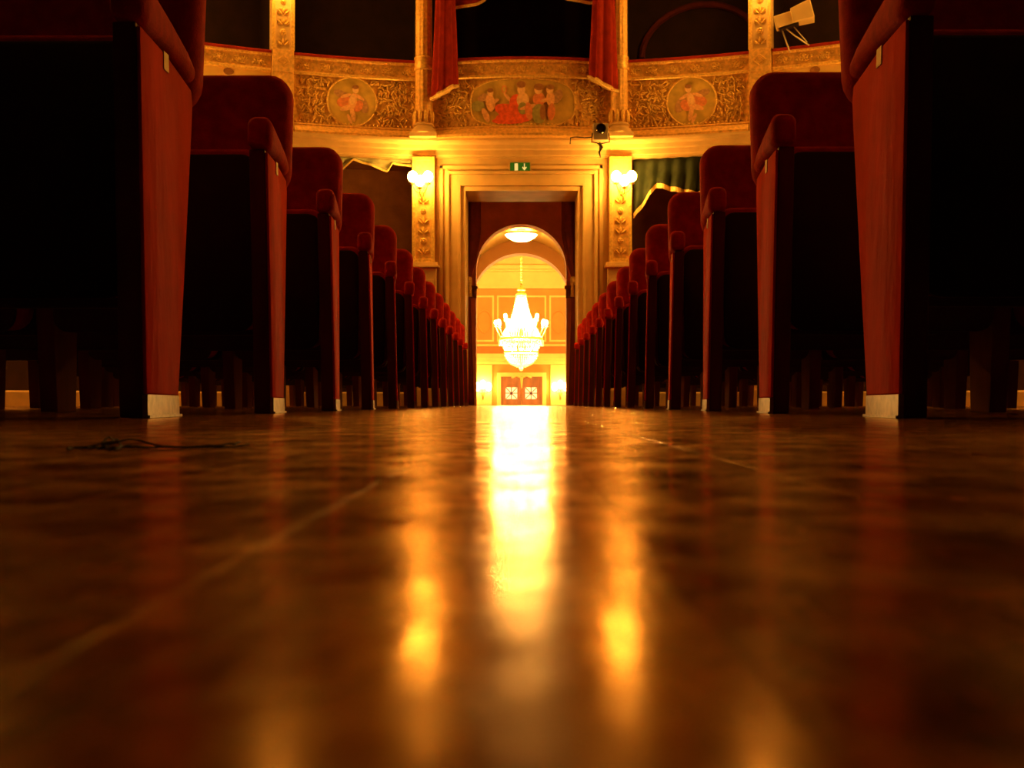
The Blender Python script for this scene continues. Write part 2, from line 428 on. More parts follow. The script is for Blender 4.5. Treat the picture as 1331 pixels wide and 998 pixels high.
    # local x along, local y up, local z out of the wall
def disc(mb, bay, cu, cz, ru, rz, rot, off, base=0.0, n=20, power=2.0):
    top = []; bot = []
    for k in range(n):
        a = 2 * math.pi * k / n; c, s_ = math.cos(a), math.sin(a)
        x = ru * math.copysign(abs(c) ** (2 / power), c); y = rz * math.copysign(abs(s_) ** (2 / power), s_)
        X = cu + x * math.cos(rot) - y * math.sin(rot); Z = cz + x * math.sin(rot) + y * math.cos(rot)
        top.append(bay.S(X, Z, off)); bot.append(bay.S(X, Z, base))
    v = bot + top + [bay.S(cu, cz, off)]; f = []
    for k in range(n):
        q = (k + 1) % n; f += [(k, q, n + q, n + k), (n + k, n + q, 2 * n)]
    mb.add(v, f)
PM = ['painted_ground', 'paint_skin', 'paint_skin_light', 'paint_red', 'paint_rose', 'paint_brown', 'paint_wing', 'paint_green']
def paint(bay, shapes, parent, name='painted_figure'):
    mb = MB(); o_ = 0.0165
    for i, (mi, cu, cz, ru, rz, rot) in enumerate(shapes):
        mb.cur = mi; disc(mb, bay, cu, cz, ru, rz, R_(rot), o_ + i * .0004, 0.010, 14)
    return mb.build(name, PM, parent)
def cherub(s, cu, cz):
    k = .27   # shapes in medallion radii
    raw = [(6, -.42, .28, .36, .16, -20), (6, .46, -.12, .20, .34, 20), (4, -.30, -.02, .34, .24, 10), (4, .24, -.16, .20, .26, -40),
           (1, .02, .02, .17, .36, -12), (2, .02, .10, .12, .24, -12), (1, -.22, -.26, .30, .11, 18), (1, .02, -.48, .10, .36, 12),
           (1, -.10, -.72, .07, .22, 25), (1, .28, .22, .26, .07, -30), (1, -.26, .24, .24, .07, 20), (2, .14, .52, .13, .16, 0), (5, .14, .62, .14, .09, 5)]
    return [(m, cu + s * x * k, cz + y * k, a * k, b * k, s * r) for m, x, y, a, b, r in raw]

# ------------------------------------------------------------------ balcony fronts (first tier)
def balcony(bay, label, kind, seed, trim_l=0.0, trim_r=0.0):
    T = thing('box_balcony', label, 'balcony')
    u0, u1 = -bay.hw + bay.tl, bay.hw - bay.tr
    N = 16
    sweep(MB(), bay, u0, u1, [(0, 0)], 1)
    mb = sweep(MB(), bay, u0, u1, [(0.0, 3.13), (0.0, 3.665), (-.08, 3.665), (-.08, 3.13)], N)
    body = mb.build('panel', 'painted_cream' if kind == 'plain' else 'panel_gold', T, smooth=30)
    mb = sweep(MB(), bay, u0, u1, [(-.08, 3.002), (-.08, 3.13), (.02, 3.13), (.035, 3.115), (.03, 3.10), (.06, 3.08), (.085, 3.045), (.105, 3.03), (.105, 3.002)], N)
    mb.build('base_moulding', 'gilt_dull', T, smooth=30)
    mb = sweep(MB(), bay, u0, u1, [(-.08, 3.665), (.03, 3.665), (.04, 3.675), (.04, 3.69), (.025, 3.70), (-.08, 3.70)], N)
    mb.build('middle_moulding', 'gilt', T, smooth=30)
    mb = sweep(MB(), bay, u0, u1, [(-.08, 3.70), (.018, 3.70), (.018, 3.835), (.045, 3.845), (.05, 3.862), (-.08, 3.862)], N)
    fr = mb.build('frieze', 'gilt_dull', T, smooth=30)
    mb = sweep(MB(), bay, u0, u1, [(-.10, 3.862), (.05, 3.862), (.058, 3.872), (.055, 3.892), (.03, 3.902), (-.08, 3.902)], N)
    mb.build('velvet_rail', 'drape_red', T, smooth=50)
    if kind == 'bare': return T
    # beads under the panel and along the frieze
    mb = MB(); nb = int((u1 - u0) / .045)
    for i in range(nb):
        u = u0 + (i + .5) * (u1 - u0) / nb
        mb.ball(bay.S(u, 3.148, .008), .015, n=6, m=4)
        mb.ball(bay.S(u, 3.845, .045), .010, n=5, m=3)
    stuff(mb.build('bead_row', 'gilt', T, smooth='all'))
    nr = max(3, round((u1 - u0) / .24))
    wave = MB()
    for i in range(nr):
        u = u0 + (i + .5) * (u1 - u0) / nr
        o = link('rosette', ROS, fr); put_on(bay, o, u, 3.768, .018, fr)
        for d in (-1, 1):
            spiral(wave, bay, u + d * .075, 3.768 + d * .018, .034, 1.3, d, R_(90), .022, .006, 10)
            leaf(wave, bay, u + d * .06, 3.768 - d * .03, .05, .012, R_(200 if d > 0 else 20), .020)
    stuff(wave.build('scroll_relief', 'gilt', fr, smooth=60))
    if kind == 'cherub':
        cu = bay.cu; cz = 3.40; rr = .268
        md = MB(); disc(md, bay, cu, cz, rr, rr, 0, .012, 0, 36); m_o = md.build('medallion', 'painted_ground', T)
        pts = [bay.S(cu + math.cos(a) * (rr + .008), cz + math.sin(a) * (rr + .008), .012) for a in [2 * math.pi * k / 40 for k in range(41)]]
        MB().tube(pts, .011, 6).build('gilt_rim', 'gilt', m_o, smooth='all')
        paint(bay, cherub(bay.mir, cu, cz), m_o)
        rel = scrolls(bay, u0 + .05, u1 - .05, 3.17, 3.655, lambda u, z: math.hypot(u - cu, z - cz) < rr + .045, seed)
        stuff(rel.build('scroll_relief', 'gilt', T, smooth=60))
    if kind == 'group':
        cz = 3.385; ru, rz = .575, .265
        md = MB(); disc(md, bay, 0.02, cz, ru, rz, 0, .012, 0, 44, 3.0); m_o = md.build('medallion', 'painted_ground', T)
        pts = []
        for k in range(49):
            a = 2 * math.pi * k / 48; c, s_ = math.cos(a), math.sin(a)
            pts.append(bay.S(.02 + (ru + .008) * math.copysign(abs(c) ** (2 / 3), c), cz + (rz + .008) * math.copysign(abs(s_) ** (2 / 3), s_), .012))
        MB().tube(pts, .011, 6).build('gilt_rim', 'gilt', m_o, smooth='all')
        P = lambda px, py: ((px - 680) / 116.0, (525 - py) / 116.0 + .02)   # photo pixels on this panel to metres
        def e(m, px, py, a, b_, r=0):
            u, z = P(px, py); return (m, u, z, a / 116.0, b_ / 116.0, r)
        fig = [e(7, 624, 138, 9, 7), e(6, 631, 127, 8, 5, 20), e(1, 640, 134, 6, 12, 8), e(2, 640, 121, 4, 4.5), e(5, 640, 118, 4, 3), e(1, 634, 150, 4, 10, 25), e(1, 645, 133, 7, 2.5, 30),
               e(4, 658, 117, 3.2, 5), e(0, 658, 117, 2, 3.6), e(1, 663, 128, 2.2, 9, 40), e(3, 665, 146, 20, 9, -18), e(3, 672, 153, 26, 9, 6), e(3, 660, 158, 18, 4, 0),
               e(3, 672, 133, 7, 10, -20), e(2, 682, 131, 8, 10), e(7, 682, 142, 6, 8), e(1, 690, 140, 13, 2.6, 15), e(2, 680, 118, 5, 6), e(5, 680, 111, 6, 4.5), e(4, 690, 146, 5, 12, 8),
               e(4, 703, 130, 8, 9), e(2, 702, 118, 5, 5.5), e(5, 703, 114, 6.5, 4.5), e(7, 703, 149, 9, 13), e(5, 708, 147, 4, 10),
               e(6, 727, 126, 6, 10, -30), e(1, 718, 129, 5.5, 10), e(2, 717, 118, 4.5, 5), e(5, 718, 114, 5, 3.5), e(4, 719, 146, 5, 11, -5), e(1, 712, 131, 8, 2.4, 15)]
        paint(bay, fig, m_o)
        ins = lambda u, z: (abs((u - .02) / (ru + .05)) ** 3 + abs((z - cz) / (rz + .05)) ** 3) < 1
        rel = scrolls(bay, u0 + .1, u1 - .1, 3.17, 3.655, ins, seed)
        stuff(rel.build('scroll_relief', 'gilt', T, smooth=60))
    if kind == 'plain':
        s = bay.mir
        shp = [(1, s * -.22, 3.44, .05, .12, 10), (2, s * -.22, 3.60, .05, .058, 0), (5, s * -.225, 3.625, .056, .04, 0), (4, s * -.2, 3.30, .11, .10, 0), (4, s * .1, 3.32, .08, .12, 0), (1, s * .1, 3.47, .05, .05, 0)]
        mb = MB()
        for i, (mi, cu, cz, a, b_, r) in enumerate(shp):
            mb.cur = mi; disc(mb, bay, cu, cz, a, b_, R_(r), .004 + i * .0004, 0.0, 14)
        mb.build('painted_figure', PM, body)
    return T
for b in list(bays.values()) + [b for _, b in far_bays]: b.tl = b.tr = .127
for _, b in far_bays: b.tl = b.tr = .002
bays[('left', 3)].tl = bays[('right', 3)].tr = .002
bays[('left', 1)].tr = bays[('right', 1)].tl = .04; centre.tl = centre.tr = .055
bays[('left', 1)].cu = -0.02; bays[('right', 1)].cu = 0.03
for (sd, k), b in bays.items(): b.mir = -1 if sd == 'left' else 1
bays[('left', 1)].mir = 1; bays[('right', 1)].mir = -1
balcony(centre, 'central balcony front with a long painted medallion of several figures above the doorway', 'group', 1)
balcony(bays[('left', 1)], 'gilded balcony front with a round winged cherub medallion, left of the doorway', 'cherub', 2)
balcony(bays[('right', 1)], 'gilded balcony front with a round cherub medallion, right of the doorway', 'cherub', 3)
balcony(bays[('left', 2)], 'balcony front with a plain cream panel below its frieze, on the far left', 'plain', 4)
balcony(bays[('right', 2)], 'balcony front with a cream painted panel and small head, below the beige projector', 'plain', 5)
balcony(bays[('left', 3)], 'balcony front on the far left, hidden behind the nearest seats', 'plain', 6)
balcony(bays[('right', 3)], 'balcony front on the far right, hidden behind the nearest seats', 'plain', 7)
for s_, b in far_bays: balcony(b, 'balcony front on the %s flank of the horseshoe outside the picture' % s_, 'bare', 8).__setitem__('group', 'balcony fronts on the %s flank' % s_)

# ------------------------------------------------------------------ columns and pilasters
def column(x, label):
    y = 13.36; T = thing('fluted_column', label, 'column', (x, y, 3.0))
    z = 0.0
    mb = MB(); mb.box(-.15, .15, -.12, .16, .002, .05); mb.lathe([(.135, .05), (.14, .075), (.13, .10), (.105, .11), (.10, .13), (.115, .14), (.115, .155), (.10, .165)], 20)
    mb.build('base', 'cream_trim', T, smooth=40)
    n = 48; prof = []
    rs = []
    for h, r in ((.165, .098), (.30, .097), (1.2, .094), (2.4, .088)):
        rs.append([(r * (1 - .07 * (abs(math.sin(k * math.pi / 4)) if True else 0)) * math.cos(2 * math.pi * k / n), r * (1 - .07 * abs(math.sin(k * math.pi / 4))) * math.sin(2 * math.pi * k / n), h) for k in range(n)])
    MB().rings(rs).build('shaft', 'gilt_dull', T, smooth='all')
    MB().lathe([(.10, .76), (.108, .77), (.108, .79), (.101, .80), (.101, .88), (.108, .89), (.108, .905), (.10, .915)], 24).build('ring', 'gilt', T, smooth=40)
    lm = MB()
    for k in range(10):
        a = 2 * math.pi * k / 10
        lm.ball((math.cos(a) * .10, math.sin(a) * .10, .235), .022, .022, .075, 6, 5)
    lm.build('leaf_collar', 'gilt', T, smooth='all')
    lm = MB(); lm.lathe([(.09, 2.38), (.12, 2.42), (.10, 2.45), (.12, 2.6), (.16, 2.68)], 16); lm.box(-.17, .17, -.16, .16, 2.68, 2.72)
    lm.build('capital', 'gilt', T, smooth=40)
column(-1.095, 'gilded fluted column left of the central balcony medallion')
column(1.10, 'gilded fluted column right of the central balcony medallion')

class Flat(Bay):
    """surface of a pilaster: local metres on its face"""
    def __init__(s): s.hw = 1
    def S(s, u, z, off=0.0): return Vector((u, -off, z))
    def frame(s, u): return Vector((1, 0, 0)), Vector((0, -1, 0))
FL = Flat()
def pil_ornament(T, z0, z1, hw, y, seed):
    rnd = random.Random(seed); mb = MB(); n = int((z1 - z0) / .11)
    sh = lambda p: p
    for i in range(n):
        z = z0 + (i + .5) * (z1 - z0) / n
        if i % 3 == 1:
            o = link('rosette', ROS_S, T); o.location = (0, y - .001, z); o.rotation_euler = (R_(90), 0, 0); continue
        for d in (-1, 1):
            spiral(mb, FL, d * .042, z, .034, 1.4, d, R_(90), -y + .004, .007, 12)
            leaf(mb, FL, d * .01, z - .03, .07, .014, R_(90 - d * 50), -y + .004)
        leaf(mb, FL, 0, z - .02, .07, .014, R_(90), -y + .004)
    stuff(mb.build('scroll_relief', 'gilt', T, smooth=60))
def pilaster_low(ang, label, loc=None, group=None):
    a = R_(ang); x, y = (math.sin(a) * RAD, CY + math.cos(a) * RAD) if loc is None else loc
    T = thing('pilaster', label, 'pilaster', (x, y, 0), group); T.rotation_euler = (0, 0, -a if loc is None else 0)
    mb = MB(); mb.box(-.145, .145, -.06, .1, .002, 1.55); mb.box(-.16, .16, -.075, .1, .002, .18); mb.box(-.12, .12, -.07, 0, .28, 1.42)
    mb.build('pedestal', 'cream_trim', T, bevel=.006)
    mb = MB(); mb.box(-.18, .18, -.12, .1, 1.55, 1.575); mb.box(-.16, .16, -.095, .1, 1.575, 1.61); mb.build('shelf', 'cream_trim', T, bevel=.005)
    mb = MB(); mb.box(-.125, .125, -.05, .1, 1.61, 2.80); mb.build('shaft', 'gilt_dull', T, bevel=.004)
    mb = MB(); mb.box(-.125, -.09, -.07, -.05, 1.61, 2.80); mb.box(.09, .125, -.07, -.05, 1.61, 2.80); mb.box(-.09, .09, -.07, -.05, 1.61, 1.65); mb.box(-.09, .09, -.07, -.05, 2.76, 2.80)
    mb.build('gilt_frame', 'gilt', T, bevel=.004)
    pil_ornament(T, 1.68, 2.36, .09, -.052, int(ang * 10))
    return T
def pilaster_up(ang, label, group=None):
    a = R_(ang); x, y = math.sin(a) * (RAD - .0), CY + math.cos(a) * (RAD - .0)
    T = thing('pilaster', label, 'pilaster', (x, y, 3.0), group); T.rotation_euler = (0, 0, -a)
    MB().box(-.118, .118, -.07, .1, .004, .66).build('pedestal', 'gilt_dull', T, bevel=.004)
    mb = MB(); mb.box(-.118, .118, -.075, .1, .66, .905); mb.build('die_block', 'gilt_dull', T, bevel=.004)
    lz = MB()
    for s in (1, .6): lz.tube([(-.07 * s, -.077, .78), (0, -.077, .78 + .06 * s), (.07 * s, -.077, .78), (0, -.077, .78 - .06 * s), (-.07 * s, -.077, .78)], .005, 4)
    lz.build('lozenge', 'gilt', T)
    MB().box(-.125, .125, -.06, .1, .905, 2.68).build('shaft', 'cream_trim', T, bevel=.004)
    mb = MB(); mb.box(-.125, -.085, -.08, -.06, .905, 2.68); mb.box(.085, .125, -.08, -.06, .905, 2.68); mb.build('gilt_frame', 'gilt', T, bevel=.004)
    pil_ornament(T, .93, 1.95, .085, -.062, int(ang * 10) + 3)
    return T
pilaster_low(0, 'gilt pilaster with a lit wall lamp, left of the doorway', (-1.10, 13.44))
pilaster_low(0, 'gilt pilaster with a lit wall lamp, right of the doorway', (1.115, 13.44))
for sd, s in (('left', -1), ('right', 1)):
    pilaster_low(s * A_P1, 'gilt pilaster at floor level hidden by the %s seats' % sd)
    pilaster_low(s * A_P2, 'gilt pilaster further round the %s wall, hidden by the seats' % sd)
    pilaster_up(s * A_P1, 'bright ornamented pilaster rising between two balcony boxes on the ' + sd)
    pilaster_up(s * A_P2, 'ornamented balcony pilaster hidden behind the nearest %s seats' % sd)

# ------------------------------------------------------------------ wall lamps
def sconce_make():
    T = thing('wall_sconce', 'x', 'wall lamp')
    mb = MB(); mb.lathe([(.001, 0), (.05, .002), (.055, .012), (.03, .022), (.025, .04), (0.001, .045)], 14)
    mb.xf(Matrix.Rotation(R_(90), 4, 'X')); mb.v = [(x, y, z * 1.7 - .05) for x, y, z in mb.v]
    mb.build('back_plate', 'gilt', T, smooth=50)
    tail = MB(); tail.tube([(0, -.03, -.06), (0, -.035, -.12), (.01, -.03, -.17), (0, -.02, -.21)], [.012, .016, .01, .003], 6)
    tail.build('pendant', 'gilt', T, smooth='all')
    for dx, dy, dz in ((-.085, -.17, 0.02), (.085, -.17, 0.02), (0, -.22, -.035)):
        mb = MB(); pts = []
        for i in range(11):
            t = i / 10; pts.append((dx * t, -.03 + (dy + .03) * math.sin(t * math.pi / 2), -.06 - .07 * math.sin(t * math.pi) + (dz - .0) * t))
        mb.tube(pts, .007, 6); arm = mb.build('arm', 'gilt', T, smooth='all')
        e = pts[-1]
        MB().lathe([(.002, -.01), (.03, 0), (.034, .008), (.012, .01), (.012, .04), (.002, .041)], 10, e).build('candle_cup', 'gilt', arm, smooth=50)
        MB().ball((e[0], e[1], e[2] + .085), .056, .056, .064, 12, 8).build('globe', 'globe', arm, smooth='all')
    return T
sconce = sconce_make(); sconce['label'] = 'lit triple globe wall lamp on the pilaster left of the doorway'
sconce.location = (-1.12, 13.385, 2.50)
dup(sconce, (1.14, 13.385, 2.50), 'lit triple globe wall lamp on the pilaster right of the doorway')
for s, sd in ((-1, 'left'), (1, 'right')):
    for k, ang in enumerate((A_P1, A_P2, A_P3, 56, 68)):
        a = R_(ang * s)
        for z, tier in ((2.50, 'floor'), (4.72, 'balcony'), (6.75, 'upper')):
            if tier == 'upper' and k not in (2, 3): continue  # unseen upper-tier lamps, added to brighten the aisle panels of the seats
            if ang > A_P2 and k % 2 == 1 and tier == 'floor': pass
            r = RAD - (.055 if (tier == 'floor') else .082) if ang <= A_P2 else RAD - (.05 if tier == 'floor' else .05)
            lab = 'lit wall lamp on the %s side, %s tier, unseen beyond the edge of the picture' % (sd, tier)
            if k == 0: lab = 'lit wall lamp on the %s %s tier pilaster nearest the doorway' % (sd, tier)
            if k > 1 and tier == 'balcony' and False: continue
            if k == 0 and tier == 'floor': continue
            dup(sconce, (math.sin(a) * r, CY + math.cos(a) * r, z), lab, None if k == 0 else 'wall lamps round the %s flank, %s tier' % (sd, tier), -a)
# posts that carry the lamps of the flanks
mb = MB()
for s in (-1, 1):
    for ang in (A_P3, 56, 68, 80):
        a = R_(ang * s); t = Vector((math.cos(a), -math.sin(a), 0)); n = Vector((math.sin(a), math.cos(a), 0))
        p = Vector((math.sin(a) * RAD, CY + math.cos(a) * RAD, 0))
        for z0, z1 in ((0, 2.8), (3.9, 5.72)):
            mb.obox(p + Vector((0, 0, (z0 + z1) / 2)), t * .12, n * .05, Vector((0, 0, (z1 - z0) / 2)))
struct(mb.build('trim_4', 'cream_trim'))

# ------------------------------------------------------------------ seats
def rrect(u0, u1, z0, z1, r, n=5):
    r = max(min(r, (u1 - u0) * .48, (z1 - z0) * .48), .001); pts = []
    for cx, cz, a0 in ((u1 - r, z1 - r, 0), (u0 + r, z1 - r, 90), (u0 + r, z0 + r, 180), (u1 - r, z0 + r, 270)):
        for k in range(n + 1):
            a = R_(a0 + 90 * k / n); pts.append((cx + r * math.cos(a), cz + r * math.sin(a)))
    return pts
def pillow(mb, u0, u1, z0, z1, r, stations, sx=1, lean=0.0, zref=0.0):
    rs = []
    for v, ins in stations:
        rs.append([(sx * u, v + (z - zref) * lean, z) for u, z in rrect(u0 + ins, u1 - ins, z0 + ins, z1 - ins, r - ins * .6)])
    return mb.rings(rs)
SEATW = 0.565; TH = 0.042
def chair_meshes(sx):
    D = {}
    def panel_prof(): return [(0, .0), (.238, .0), (.32, .22), (.435, .53), (.450, .575), (.44, .606), (.2, .602), (.004, .588)]
    def face(v, z, toe): return toe * v + .015 * z / .6
    for kind, toe in (('aisle', .10), ('inner', 0.0)):
        mb = MB(); prof = panel_prof() if kind == 'aisle' else [(.22, 0), (.34, 0), (.36, .24), (.435, .53), (.45, .575), (.44, .598), (.004, .586), (.02, .42), (.2, .26)]
        off = 0.007 if kind == 'aisle' else 0.0
        rs = [[(sx * (face(v, z, toe) + t), v, z + .001) for v, z in prof] for t in (off, TH)]
        mb.rings(rs); D[kind + '_panel'] = mb.mesh('side_panel', 'dark_wood', bevel=.003)
        if kind == 'aisle':
            pr = [(.004, .036), (.250, .036), (.32, .22), (.435, .53), (.448, .573), (.438, .600), (.2, .597), (.006, .583)]
            mb = MB(); rs = [[(sx * (face(v, z, toe) + t), v, z) for v, z in pr] for t in (0.0005, 0.0069)]
            mb.rings(rs); D['upholstery'] = mb.mesh('upholstery', 'velvet_panel', bevel=.0025, smooth=60)
            mb = MB(); tg = ((.175, .566), (.215, .570), (.215, .600), (.175, .596))
            mb.rings([[(sx * (face(v, z, toe) + t), v, z) for v, z in tg] for t in (-.0012, .002)])
            D['plate'] = mb.mesh('number_plate', 'plate')
        mb = MB(); pr = [(-.004, .0), (.246, .0), (.246, .0345), (-.004, .0345)]
        rs = [[(sx * (face(v, z, toe) + t), v, z + .0006) for v, z in pr] for t in (-.0015, .0065)]
        mb.rings(rs)
        rs = [[(sx * (face(v, z, toe) + t), v, z + .0006) for v, z in ((-.006, 0), (.252, 0), (.252, .004), (-.006, .004))] for t in (-.005, .006)]
        mb.rings(rs)
        D[kind + '_shoe'] = mb.mesh('foot_shoe', 'brass')
        # arm pad
        rs = []
        for v, z0, z1, ins in ((-.016, .605, .640, .016), (-.012, .594, .654, .006), (.004, .591, .661, 0), (.06, .592, .662, 0), (.2, .606, .661, 0), (.36, .611, .656, 0), (.44, .614, .650, .003), (.455, .621, .642, .012)):
            c0 = toe * v + .010; rs.append([(sx * u, v, z) for u, z in rrect(c0 + ins - .004, c0 + .050 - ins, z0, z1, .018 if z1 - z0 > .04 else (z1 - z0) * .45, 4)])
        mb = MB().rings(rs); D[kind + '_pad'] = mb.mesh('arm_pad', 'velvet', smooth='all')
    # backrest: padded upper back and a plain lower back
    for kind, ua, ub in (('aisle', .064, .572), ('inner', .010, .572)):
        mb = MB(); pillow(mb, ua, ub, .575, .899, .06, [(0, .05), (.004, .028), (.014, .010), (.032, 0), (.075, 0), (.093, .010), (.099, .03)], sx, .12, .50)
        mb.v = [(x, y + .445, z) for x, y, z in mb.v]
        D[kind + '_backrest'] = mb.mesh('backrest', 'velvet', smooth='all')
    mb = MB(); pillow(mb, .10, .55, .20, .60, .03, [(0, .01), (.006, 0), (.05, 0), (.056, .01)], sx, .12, .50)
    mb.v = [(x, y + .465, z) for x, y, z in mb.v]
    D['lower_back'] = mb.mesh('lower_back', 'seat_board', smooth='all')
    # folded seat: velvet cushion behind a dark board
    mb = MB(); pillow(mb, .072, SEATW - .004, .20, .637, .045, [(0, .012), (.008, .003), (.02, 0), (.08, 0), (.105, .012), (.115, .04)], sx, .10, .2)
    mb.v = [(x, y + .165, z) for x, y, z in mb.v]
    D['seat'] = mb.mesh('seat', 'velvet', smooth='all')
    mb = MB(); pillow(mb, .080, SEATW - .012, .19, .618, .04, [(0, .006), (.004, 0), (.018, 0)], sx, .10, .2)
    mb.v = [(x, y + .149, z) for x, y, z in mb.v]
    D['board'] = mb.mesh('seat_board', 'seat_board', smooth=40)
    # hinge bar joining seat and panels, low back bracket
    mb = MB(); mb.box(*(sorted((sx * .05, sx * (SEATW - .002)))), .26, .285, .255, .28)
    D['bar'] = mb.mesh('hinge_bar', 'black_metal')
    return D
ORD = ['nearest', 'second-nearest', 'third', 'fourth', 'fifth', 'sixth', 'seventh', 'eighth', 'ninth', 'tenth', 'eleventh', 'twelfth', 'thirteenth']
NROW = 13
def chair(D, name, label, kind, loc, group, last=False, sx=1):
    T = thing(name, label, 'chair', loc, group)
    p = link('side_panel', D[kind + '_panel'], T)
    if kind == 'aisle': link('foot_shoe', D['aisle_shoe'], p)
    if kind == 'aisle':
        link('upholstery', D['upholstery'], p); link('number_plate', D['plate'], p)
    link('arm_pad', D[kind + '_pad'], T)
    link('backrest', D[kind + '_backrest'], T); link('lower_back', D['lower_back'], T)
    s = link('seat', D['seat'], T); link('seat_board', D['board'], s)
    link('hinge_bar', D['bar'], T)
    if last:
        p = link('side_panel', D['inner_panel'], T); p.location = (sx * SEATW, 0, 0)
        q = link('arm_pad', D['inner_pad'], T); q.location = (sx * SEATW, 0, 0)
    return T
for sd, sx, X0, d0 in (('left', -1, .550, 1.755), ('right', 1, .546, 1.735)):
    D = chair_meshes(sx)
    for k in range(NROW):
        d = d0 + .892 * k
        nseat = 2 if k < 2 else 3 if k < 6 or k > 10 else 4
        for i in range(nseat):
            X = X0 + i * SEATW
            if i == 0:
                lab = {0: 'red velvet folding seat nearest the camera at the %s edge of the aisle' % sd,
                       NROW - 1: 'farthest red velvet folding seat along the %s of the aisle, beside the doorway wall' % sd}.get(
                       k, '%s red velvet folding seat from the camera along the %s of the aisle' % (ORD[k].replace('second-nearest', 'second'), sd))
                grp = 'aisle seats on the ' + sd
            else:
                lab = 'red velvet folding seat deeper in the %s block, behind the aisle seats' % sd; grp = 'inner seats of the %s block' % sd
            chair(D, 'theatre_seat', lab, 'aisle' if i == 0 else 'inner', (sx * X, d, 0), grp, i == nseat - 1, sx)

# ------------------------------------------------------------------ thread on the floor
pts = []; rnd = random.Random(5)
P2 = lambda px, py: Vector(((px - 677.5) / (py - 525.0) * CAM_H, FPX * CAM_H / (py - 525.0), 0))
xs = [86, 96, 110, 122, 134, 146, 140, 133, 144, 156, 150, 138, 146, 160, 176, 196, 214, 232, 250, 268, 284, 296, 304, 311]
ys = [585, 582, 584, 581, 583, 579, 576, 580, 585, 582, 577, 582, 584, 580, 580.5, 582, 581, 581.5, 581, 579.5, 580, 578.5, 578, 576]
zs = [1, .8, 1.5, .8, 1.0, 3.0, 4.0, 2, 1, 1.2, 3.2, 1.5, .8, .8, .8, .8, 1, .8, .8, 1, 1, 1.5, 1, 1.5]
for px, py, z in zip(xs, ys, zs):
    p = P2(px, py + 2); pts.append((p.x, p.y, z / 1000))
def smooth_pts(pts, n=4):
    out = []; P = [Vector(p) for p in pts]
    for i in range(len(P) - 1):
        p0, p1, p2, p3 = P[max(i - 1, 0)], P[i], P[i + 1], P[min(i + 2, len(P) - 1)]
        for k in range(n):
            t = k / n
            out.append(.5 * ((2 * p1) + (-p0 + p2) * t + (2 * p0 - 5 * p1 + 4 * p2 - p3) * t * t + (-p0 + 3 * p1 - 3 * p2 + p3) * t ** 3))
    out.append(P[-1]); return out
T = thing('thread', 'tangled dark thread lying on the floorboards at the left', 'thread', (0, 0, 0))
MB().tube(smooth_pts(pts), .00055, 5).build('strand', 'thread', T, smooth='all')
a = P2(132, 584); b_ = P2(306, 583)
MB().tube(smooth_pts([(a.x, a.y, .001), (a.x + .012, a.y + .004, .0045), (a.x + .03, a.y - .002, .0012), (a.x + .05, a.y, .001), (b_.x, b_.y, .001), (b_.x + .004, b_.y + .01, .002)]), .00045, 5).build('strand', 'thread', T, smooth='all')
MB().tube(smooth_pts([(a.x - .016, a.y, .001), (a.x - .006, a.y - .008, .0012), (a.x + .004, a.y + .004, .0036), (a.x + .001, a.y - .004, .0012), (a.x + .014, a.y + .006, .001)]), .00045, 5).build('strand', 'thread', T, smooth='all')

# ------------------------------------------------------------------ red drapes over the central balcony, valances, green curtains
def drape_column(name, label, x, y, pw, side, zlo, zhi):
    """hanging gathered drape; pw(t) half width from hem (t=0) to top (t=1)"""
    T = thing(name, label, 'curtain', (x, y, 0)); n = 40; rs = []
    M_ = 22; ztop = 5.7
    def hem(xx): return zlo + (zhi - zlo) * (xx * side * .5 + .5)
    for i in range(M_ + 1):
        t = i / M_; ring = []
        for k in range(n):
            a = 2 * math.pi * k / n
            w_ = pw(t); f = 1 + .26 * math.sin(6 * a + .6) + .10 * math.sin(9 * a + 2 * t)
            ux = math.cos(a) * f; X = ux * w_ + .012 * math.sin(3 * t); Y = math.sin(a) * .065 * f
            zh = hem(max(-1, min(1, ux))); ring.append((X, Y, zh + (ztop - zh) * t))
        rs.append(ring)
    MB().rings(rs).build('cloth', 'drape_red', T, smooth='all')
    rs = []
    for dz, ex in ((-.002, 1.04), (.028, 1.06), (.030, 1.02)):
        ring = []
        for k in range(n):
            a = 2 * math.pi * k / n; f = 1 + .26 * math.sin(6 * a + .6) + .10 * math.sin(9 * a)
            ux = math.cos(a) * f; zh = hem(max(-1, min(1, ux)))
            ring.append((ux * pw(0) * ex, math.sin(a) * .065 * f * ex - .002, zh + dz))
        rs.append(ring)
    MB().rings(rs).build('fringe', 'fringe', T, smooth='all')
drape_column('drape', 'red velvet drape hanging over the balcony rail beside the left column', -.865, 13.24, lambda t: .125 - .035 * min(1, t * 2.2), 1, 3.40, 3.55)
drape_column('drape', 'red velvet drape hanging over the balcony rail beside the right column', .90, 13.24, lambda t: .135 - .035 * min(1, t * 2.2), -1, 3.49, 3.64)
def solid(o, t):
    m = o.modifiers.new('thick', 'SOLIDIFY'); m.thickness = t; m.offset = 0; return o
